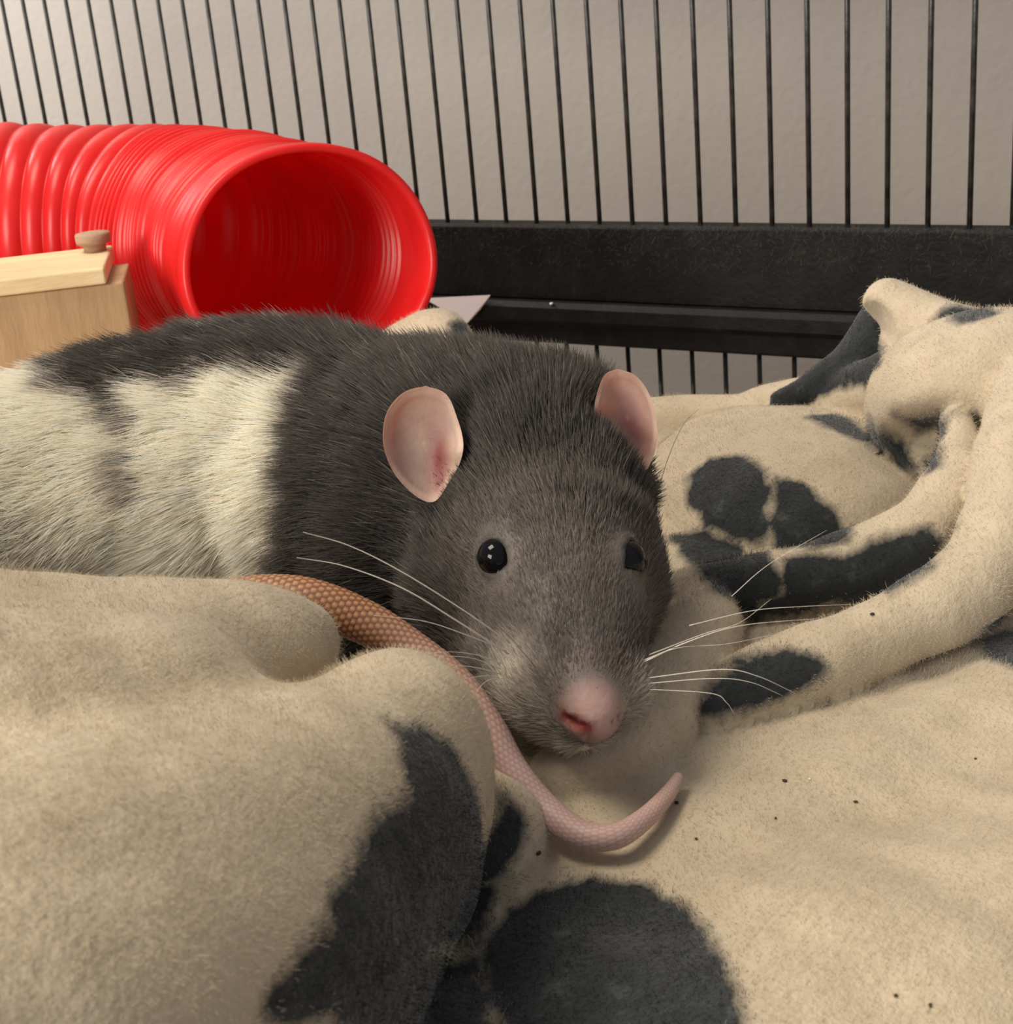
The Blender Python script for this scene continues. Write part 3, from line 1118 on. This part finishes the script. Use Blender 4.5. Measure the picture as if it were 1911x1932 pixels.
# tail --------------------------------------------------------------
TAIL = dense([[*q, r] for q, r in (
    (P(-120, 1260, 22.6), .42), (P(120, 1180, 22.0), .40), (P(300, 1175, 21.6), .37), (P(430, 1136, 21.2), .34), (P(560, 1130, 21.0), .335), (P(680, 1170, 20.9), .32),
    (P(780, 1228, 20.8), .275), (P(860, 1290, 20.6), .255), (P(920, 1370, 20.3), .235), (PH(968, 1455, 10.35), .225), (PH(1030, 1528, 10.75), .215), (PH(1095, 1574, 10.85), .195),
    (PH(1160, 1578, 10.85), .172), (PH(1215, 1545, 10.85), .145), (PH(1258, 1500, 10.85), .115), (PH(1280, 1465, 10.82), .075))], 40)
seg = np.linalg.norm(np.diff(TAIL[:, :3], axis=0), axis=1)
s_cum = np.r_[0, np.cumsum(seg)]
step = .014
ss = np.arange(0, s_cum[-1], step)
TL = np.stack([np.interp(ss, s_cum, TAIL[:, i]) for i in range(4)], 1)
tg = np.gradient(TL[:, :3], axis=0)
tg /= np.linalg.norm(tg, axis=1, keepdims=True)
K = 72
V, cl = [], []
up0 = np.array([0, 0, 1.])
th = np.arange(K) * 2 * math.pi / K
PER = .085
for i, (q, t) in enumerate(zip(TL, tg)):
    a = np.cross(t, up0); a /= np.linalg.norm(a)
    b = np.cross(a, t)
    s = ss[i]
    fs = np.clip((s_cum[-1] - s) / 14, .12, 1)          # scales fade towards the tip
    ring = int(s / PER)
    u_ = s / PER - ring
    rowh = (1 - abs(2 * u_ - 1) ** 3) if True else 0
    sc = .5 + .5 * np.cos(th * 18 + (ring % 2) * math.pi)
    r = q[3] + (.020 * (sc ** .7) * rowh - .008) * fs
    ring_v = q[:3] + np.outer(np.cos(th) * r, a) + np.outer(np.sin(th) * r, b)
    V.append(ring_v)
    k = np.clip((sc * rowh)[:, None] * 1.1, 0, 1)
    warm = np.clip((s_cum[-1] - s - 3.6) / 3.2, 0, 1)
    lo = np.array([.17, .062, .024]) * warm + np.array([.46, .30, .26]) * (1 - warm)
    hi_ = np.array([.55, .29, .15]) * warm + np.array([.60, .43, .39]) * (1 - warm)
    cl.append(lo * (1 - k) + hi_ * k)
n0 = len(V)
V = np.vstack(V + [TL[-1:, :3] + tg[-1] * .05, TL[:1, :3]])
cl = np.vstack(cl + [hi_[None], hi_[None]])
ii = np.arange(n0 - 1)[:, None] * K
jj = np.arange(K)[None]
j2 = (jj + 1) % K
Fq = np.stack([ii + jj, ii + j2, ii + K + j2, ii + K + jj], -1).reshape(-1, 4).tolist()
Fq += [[(n0 - 1) * K + a_, (n0 - 1) * K + (a_ + 1) % K, n0 * K] for a_ in range(K)]
Fq += [[(a_ + 1) % K, a_, n0 * K + 1] for a_ in range(K)]
tail = mesh('tail', V, Fq, m_tail, rat, col=cl)
tag(tail, 'bare tail of brown scales paling to a pink tip')


# whiskers ----------------------------------------------------------
def tube(pts, r0, r1, n=5):
    pts = dense(pts, 8)
    t = np.gradient(pts, axis=0); t /= np.linalg.norm(t, axis=1, keepdims=True)
    V = []
    for i, (q, d) in enumerate(zip(pts, t)):
        a = np.cross(d, [.31, .2, .93]); a /= np.linalg.norm(a)
        b = np.cross(d, a)
        r = r0 + (r1 - r0) * i / (len(pts) - 1)
        for k in range(n):
            V.append(q + (a * math.cos(k * 2 * math.pi / n) + b * math.sin(k * 2 * math.pi / n)) * r)
    Fc = [[i * n + k, i * n + (k + 1) % n, (i + 1) * n + (k + 1) % n, (i + 1) * n + k] for i in range(len(pts) - 1) for k in range(n)]
    Fc += [list(range(n))[::-1], list(range((len(pts) - 1) * n, len(pts) * n))]
    return V, Fc


WH = [  # pixel way-points with depth, root radius, dark?
    ([(962, 1213, 20.3), (880, 1155, 19.6), (760, 1080, 19.0), (660, 1030, 18.8), (572, 1004, 18.8)], .011, 0),
    ([(960, 1234, 20.3), (860, 1170, 19.5), (760, 1110, 19.0), (650, 1068, 18.8), (560, 1052, 18.8)], .013, 0),
    ([(955, 1228, 20.3), (880, 1198, 19.7), (800, 1172, 19.4), (705, 1161, 19.2)], .008, 0),
    ([(945, 1252, 20.3), (900, 1236, 19.9), (850, 1230, 19.6), (805, 1233, 19.5)], .007, 0),
    ([(945, 1262, 20.3), (895, 1243, 19.9), (850, 1238, 19.7), (800, 1238, 19.5)], .006, 0),
    ([(945, 1272, 20.3), (900, 1260, 19.9), (850, 1254, 19.7)], .010, 0),
    ([(942, 1279, 20.3), (915, 1275, 19.9), (865, 1283, 19.6), (840, 1284, 19.6)], .006, 0),
    ([(950, 1280, 20.2), (920, 1284, 19.8), (900, 1304, 19.6), (894, 1330, 19.6)], .006, 0),
    ([(1212, 1250, 20.3), (1300, 1210, 20.2), (1400, 1180, 20.3), (1555, 1166, 20.7)], .011, 0),
    ([(1213, 1246, 20.3), (1280, 1222, 20.2), (1370, 1215, 20.3), (1460, 1197, 20.6)], .007, 0),
    ([(1225, 1235, 20.4), (1330, 1195, 20.4), (1395, 1175, 20.4), (1455, 1130, 20.6)], .006, 0),
    ([(1300, 1180, 20.4), (1420, 1152, 20.5), (1520, 1144, 20.6), (1612, 1140, 20.8)], .006, 0),
    ([(1215, 1280, 20.3), (1360, 1263, 19.8), (1430, 1276, 19.7), (1500, 1308, 19.8)], .007, 0),
    ([(1215, 1290, 20.3), (1345, 1280, 19.8), (1415, 1287, 19.7), (1475, 1312, 19.8)], .006, 0),
    ([(1215, 1300, 20.3), (1340, 1308, 19.9), (1370, 1325, 19.8), (1385, 1347, 19.8)], .005, 0),
    ([(1380, 1125, 20.6), (1450, 1065, 20.6), (1560, 1000, 20.8)], .005, 0),
    ([(1218, 1240, 20.3), (1270, 1222, 20.2), (1330, 1217, 20.2)], .007, 1),
    ([(1177, 1230, 20.0), (1190, 1200, 19.8), (1218, 1160, 19.7)], .007, 1),
    ([(1042, 1195, 20.2), (1048, 1165, 19.9), (1052, 1135, 19.8)], .006, 1),
    ([(1015, 1265, 20.2), (990, 1235, 19.9), (960, 1200, 19.8), (930, 1172, 19.8)], .006, 1),
    ([(1240, 930, 21.6), (1262, 860, 21.2), (1290, 800, 21.2), (1318, 772, 21.4)], .005, 1),
    ([(1058, 1240, 20.1), (1064, 1222, 19.9), (1068, 1205, 19.9)], .005, 1),
]
for way, r, dk in WH:
    V, Fc = tube(np.array([P(*q) for q in way]), r, .0018)
    o = mesh('whisker', V, Fc, m_whisk_d if dk else m_whisk, rat)

# ------------------------------------------------------------------ the red tube
CL = dense([P(-420, 450, 46), P(-100, 441, 46.4), P(120, 440, 46.5), P(290, 444, 45.8), P(420, 456, 44), P(515, 474, 41.6), P(592, 497, 38.8)], 60)
sg = np.linalg.norm(np.diff(CL, axis=0), axis=1)
sc_ = np.r_[0, np.cumsum(sg)]
LT = sc_[-1]
tube_o = empty('ribbed_tube', PH(560, 620, 11.2))
tag(tube_o, 'bright red flexible ribbed plastic tunnel behind the rat, open end showing', 'tube')


def tube_r(s):
    """radius along the tunnel: stretched ribs at the far end, pressed ribs, then a smooth collar"""
    q = LT - s
    base = 3.3 + .0 * q
    if q < 2.0:
        rib = .022 * math.cos(q * 2 * math.pi / .17) * (q > .8)
        return base + .05 + rib
    if q < 8.5:
        ph = (q - 2.0) / .34
        return base + .05 + .095 * math.cos(ph * 2 * math.pi) * (.65 + .35 * math.sin(ph * .9))
    ph = (q - 8.5) / .95
    return base + .17 * abs(math.cos(ph * math.pi)) ** .6 - .06


K = 96
ss = np.arange(0, LT + 1e-6, .05)
CP = np.stack([np.interp(ss, sc_, CL[:, i]) for i in range(3)], 1)
ct = np.gradient(CP, axis=0)
ct = np.stack([np.convolve(np.pad(ct[:, i], 20, 'edge'), np.ones(41) / 41, 'valid') for i in range(3)], 1)
ct /= np.linalg.norm(ct, axis=1, keepdims=True)
# the mouth leans towards the right of the last bend
end_n = B @ np.array([.42, .05, -.90]); end_n /= np.linalg.norm(end_n)
for i, s in enumerate(ss):
    k = np.clip(1 - (LT - s) / 9, 0, 1) ** 1.0 * .85
    ct[i] = ct[i] * (1 - k) + end_n * k
ct /= np.linalg.norm(ct, axis=1, keepdims=True)
th = np.arange(K) * 2 * math.pi / K


def shell(offset):
    V = []
    for s, c, t in zip(ss, CP, ct):
        a = np.cross(t, UP); a /= np.linalg.norm(a)
        b = np.cross(a, t)
        q = LT - s
        r = tube_r(s) + offset
        wob = 1 + .012 * np.sin(th * 2 + s * .7) + .006 * np.sin(th * 5 + s)
        sq = 1 - .09 * np.clip(1 - q / 9, 0, 1)
        V.append(c + np.outer(np.cos(th) * r * wob * (1.03), a) + np.outer(np.sin(th) * r * wob * sq, b))
    return np.vstack(V)


Vo, Vi = shell(0), shell(-.11)
n0 = len(ss)
ii = np.arange(n0 - 1)[:, None] * K
jj = np.arange(K)[None]; j2 = (jj + 1) % K
Fo = np.stack([ii + jj, ii + j2, ii + K + j2, ii + K + jj], -1).reshape(-1, 4)
nv = len(Vo)
Fi = Fo[:, ::-1] + nv
e0 = (n0 - 1) * K
Fe = np.array([[e0 + j, e0 + (j + 1) % K, nv + e0 + (j + 1) % K, nv + e0 + j] for j in range(K)])
Fs = np.array([[j, nv + j, nv + (j + 1) % K, (j + 1) % K] for j in range(K)])
mesh('ribbed_wall', np.vstack([Vo, Vi]), np.vstack([Fo, Fi, Fe, Fs]), m_red, tube_o)
# collar: the flat lip folded inside the mouth
V = []
for s_, r_ in ((LT - 1.0, -.14), (LT - .25, -.14), (LT + .06, -.10), (LT + .12, .0), (LT + .06, .10), (LT - .5, .13), (LT - .62, .02)):
    i = min(int(s_ / .05), n0 - 1)
    c, t = CP[i] + ct[-1] * max(0, s_ - LT), ct[i]
    a = np.cross(t, UP); a /= np.linalg.norm(a)
    b = np.cross(a, t)
    r = 3.35 + r_
    wob = 1 + .012 * np.sin(th * 2 + LT * .7) + .006 * np.sin(th * 5 + LT)
    V.append(c + np.outer(np.cos(th) * r * wob * 1.03, a) + np.outer(np.sin(th) * r * wob * .91, b))
V = np.vstack(V)
Fc = [[i * K + j, i * K + (j + 1) % K, (i + 1) * K + (j + 1) % K, (i + 1) * K + j] for i in range(6) for j in range(K)]
mesh('mouth_collar', V, Fc, m_red, tube_o)

# ------------------------------------------------------------------ wooden hideout
hx = P(300, 600, 34)
ho = empty('wooden_hideout', PH(120, 700, 11.2) * np.array([1, 1, 1]))
tag(ho, 'pale wooden hideout block with a flat roof board and round peg, behind the rat', 'pet house')


def prism(base, top, mat, name, parent, bev=0.0):
    """base, top: 4 points each"""
    V = np.array(list(base) + list(top))
    Fc = [[3, 2, 1, 0], [4, 5, 6, 7]] + [[i, (i + 1) % 4, 4 + (i + 1) % 4, 4 + i] for i in range(4)]
    o = mesh(name, V, Fc, mat, parent, False)
    if bev:
        md = o.modifiers.new('soft_edge', 'BEVEL'); md.width = bev * .01; md.segments = 3
    return o


fr = PH(196, 505, 6.15)      # roof, right front top corner
fl_ = PH(0, 528, 6.15)
bk = PH(212, 462, 6.15)
uf = (fl_ - fr); uf[2] = 0; uf /= np.linalg.norm(uf)
ub = (bk - fr); ub[2] = 0; bl = np.linalg.norm(ub); ub /= bl
print('roof corner', np.degrees(np.arccos(ub @ uf)), bl)
LEN = 7.0
f0 = [fr, fr + uf * LEN, fr + uf * LEN + ub * bl, fr + ub * bl]
prism([q - UP * .42 for q in f0], f0, m_wood_roof, 'roof', ho, .06)
w0 = fr - uf * .42 + ub * .12 - UP * .42
wq = [w0, w0 + uf * LEN, w0 + uf * LEN + ub * .6, w0 + ub * .6]
dn = np.array([0, 0, -11.0 - w0[2]])
prism([q + dn for q in wq], wq, m_wood_wall, 'front_panel', ho, .08)
w1 = w0 + ub * .6
wq = [w1, w1 + uf * .6, w1 + uf * .6 + ub * 2.2, w1 + ub * 2.2]
prism([q + dn for q in wq], [q - UP * .0 for q in wq], m_wood_wall, 'side_panel', ho, .06)


def lathe(base, prof, n=32):
    V, Fc = [], []
    for r, z in prof:
        for i in range(n):
            a = 2 * math.pi * i / n
            V.append(base + np.array([r * math.cos(a), r * math.sin(a), z]))
    for j in range(len(prof) - 1):
        for i in range(n):
            k = (i + 1) % n
            Fc.append([j * n + i, j * n + k, (j + 1) * n + k, (j + 1) * n + i])
    Fc.append(list(range(n))[::-1]); Fc.append([(len(prof) - 1) * n + i for i in range(n)])
    return V, Fc


pb = PH(180, 474, 6.15)
V, Fc = lathe(pb, [(.30, -.1), (.30, .16), (.36, .20), (.46, .24), (.47, .32), (.47, .46), (.44, .50), (.3, .52)])
mesh('peg', V, Fc, m_wood_peg, ho)

# ------------------------------------------------------------------ paper scrap and crumbs
def on_side(px, py, out):            # point on the upright face 'out' cm in front of the bars
    r_ = B @ np.array([(px - CX) / F, (py - CY) / F, 1.0])
    return r_ * ((EN @ (Q0 - EN * out)) / (EN @ r_))


q = [on_side(800, 563, .80), on_side(925, 557, .80), on_side(905, 585, .84), on_side(874, 618, .95), on_side(846, 590, .88)]
V = np.array(q + [x + EN * .03 for x in q])
Fc = [[0, 1, 2, 3, 4], [9, 8, 7, 6, 5]] + [[i, 5 + i, 5 + (i + 1) % 5, (i + 1) % 5] for i in range(5)]
pp = mesh('paper_scrap', V, Fc, m_paper, None, False)
tag(pp, 'small torn corner of white paper between the red tube and the black rail', 'paper')


def lump(c, r, seed):
    g = np.random.default_rng(seed)
    V, Fc = sphere(np.zeros(3), r, 8, 6, None, (1, g.uniform(.5, .9), g.uniform(.35, .6)))
    V = np.array(V) * g.uniform(.75, 1.15, (len(V), 1))
    a = g.uniform(0, 3.14)
    R = np.array([[math.cos(a), -math.sin(a), 0], [math.sin(a), math.cos(a), 0], [0, 0, 1]])
    return V @ R.T + c, Fc


CR = [(1013, 1609, .052, 0, 'round dark crumb on the blanket just below the curled tail'),
      (1480, 1475, .04, 0, 'dark crumb on the blanket beside a tiny white one'),
      (1527, 1471, .028, 1, 'tiny white crumb on the open blanket right of the tail tip'),
      (1463, 1545, .03, 0, 'small dark speck on the blanket below the white crumb'),
      (1645, 1160, .04, 0, 'dark crumb on the thick fold of blanket at the right'),
      (1277, 1516, .035, 0, 'dark sliver beside the pink tail tip'),
      (1614, 1514, .035, 0, 'dark fleck on the shaded blanket, right of the white crumb'),
      (1314, 1584, .028, 0, 'thin dark fleck on the blanket right of the tail bend'),
      (1755, 1898, .035, 0, 'dark sliver on the blanket near the bottom right corner'),
      (1840, 1432, .022, 0, 'faint dark fleck on the blanket under the right fold'),
      (1690, 1880, .03, 0, 'brownish fleck on the lit blanket at the bottom right')]
for i, (x, y, r, wt, lab) in enumerate(CR):
    h, n_ = hit(_bvh_b, x, y)
    V, Fc = lump(h + n_ * r * .5, r, i)
    tag(mesh('crumb', V, Fc, m_crumb_w if wt else m_crumb_d), lab, 'crumb', 'crumbs on the blanket')
for i, (x, y, zz, r, lab) in enumerate([(1040, 573, 0, .09, 'white crumb on the black ledge of the cage'), (907, 634, 0, .06, 'white fleck on the black rail edge above the rat')]):
    rr_ = B @ np.array([(x - CX) / F, (y - CY) / F, 1.0])
    s_ = (EN @ (Q0 - EN * .70)) / (EN @ rr_)
    h = rr_ * s_
    V, Fc = lump(h, r, 40 + i)
    tag(mesh('crumb', V, Fc, m_crumb_w), lab, 'crumb', 'white crumbs on the cage rail')
